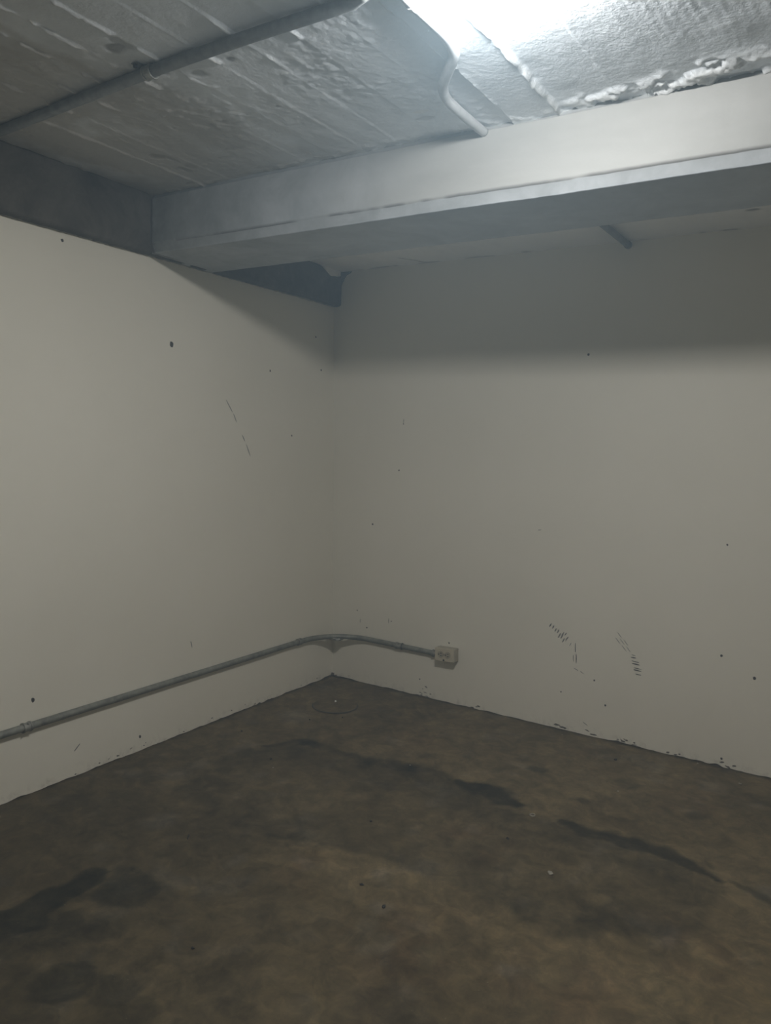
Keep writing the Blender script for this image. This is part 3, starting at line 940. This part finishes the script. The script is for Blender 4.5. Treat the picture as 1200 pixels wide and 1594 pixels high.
# ------------------------------------------------------------------ crumbs on the floor
def crumb(name, x, y, sx, sy, sz, mat, label, cat, group=None, seed=0):
    sx *= .72; sy *= .72; sz *= .72
    rng = random.Random(seed)
    bm = bmesh.new()
    bmesh.ops.create_icosphere(bm, subdivisions=1, radius=1)
    for v_ in bm.verts:
        v_.co *= .7 + .6 * rng.random()
        v_.co = Vector((v_.co.x * sx, v_.co.y * sy, max(v_.co.z, -.6) * sz))
    a = rng.random() * 6
    bmesh.ops.rotate(bm, cent=(0, 0, 0), matrix=Matrix.Rotation(a, 3, 'Z'), verts=bm.verts)
    o = bm_obj(name, bm, mat)
    o.location = (x, y, sz * .55)
    tag(o, label, cat, group)
    return o


# torn scrap with an open middle
bm = bmesh.new()
ring = []
for k in range(9):
    a = 2 * math.pi * k / 9
    r_ = .013 * (.8 + .4 * random.random())
    ring.append((r_ * math.cos(a), r_ * .95 * math.sin(a)))
vo = [bm.verts.new((x, y, .0)) for x, y in ring]; vi = [bm.verts.new((x * .62, y * .62, .0)) for x, y in ring]
vo2 = [bm.verts.new((x * .96, y * .96, .003)) for x, y in ring]; vi2 = [bm.verts.new((x * .66, y * .66, .003)) for x, y in ring]
for k in range(9):
    j = (k + 1) % 9
    for a, b2 in ((vo, vo2), (vo2, vi2), (vi2, vi)):
        bm.faces.new((a[k], a[j], b2[j], b2[k]))
o = bm_obj('plastic_washer', bm, M_PALECHIP); o.location = (1.707, -.979, .002)
tag(o, 'small pale ring lying at the end of the darkest floor stain', 'washer')
crumb('plaster_chip', 1.916, -1.336, .020, .012, .006, M_PALECHIP, 'flat pale plaster flake alone on the open floor', 'debris', seed=2)
for i, (x, y, s_, lab) in enumerate((
        (1.921, -.551, .006, 'tiny pale plaster crumb on the reddish floor behind the long stain'),
        (2.143, -.025, .007, 'tiny pale plaster crumb against the foot of the back wall'),
        (2.343, -.147, .011, 'pale flat plaster crumb, the largest one along the back wall'),
        (1.50, -.069, .005, 'minute pale crumb near chipped paint at the back wall'),
        (1.073, -.86, .005, 'minute pale crumb on the rim of the damp stain'),
        (.60, -1.25, .005, 'minute pale crumb inside the broad damp stain'))):
    crumb('plaster_crumb', x, y, s_, s_, s_ * .6, M_PALECHIP, lab, 'debris', 'pale crumbs on the floor', 20 + i)
mid = 'small dark clod of dirt, one of two lying close together mid floor'
cov = 'small dark clod of dirt lying beside the round floor cover'
for i, (x, y, sx, sy, lab) in enumerate((
        (1.432, -1.772, .012, .008, mid), (1.555, -1.831, .013, .009, mid),
        (1.222, -2.315, .010, .007, 'small dark clod of dirt near the black oil patches'),
        (1.814, -.22, .012, .011, 'round dark clod of dirt below the scuff marks'),
        (.365, -.69, .009, .007, cov), (.48, -.56, .006, .006, cov),
        (.534, -1.187, .013, .006, 'thin dark clod of dirt at the edge of the damp stain'),
        (1.70, -1.206, .012, .006, 'thin dark clod of dirt in front of the pale ring'),
        (.20, -1.02, .008, .006, 'small dark clod of dirt close to the left wall'),
        (1.218, -1.399, .010, .008, 'dark clod of dirt in the middle of the damp stain'))):
    crumb('dirt_clod', x, y, sx, sy, .006, M_DARKCHIP, lab, 'debris', 'dark clods on the floor', 40 + i)
crumb('twig', .75, -1.889, .030, .005, .005, M_DARKCHIP, 'short dark twig lying beside the oil patches', 'debris', seed=61)
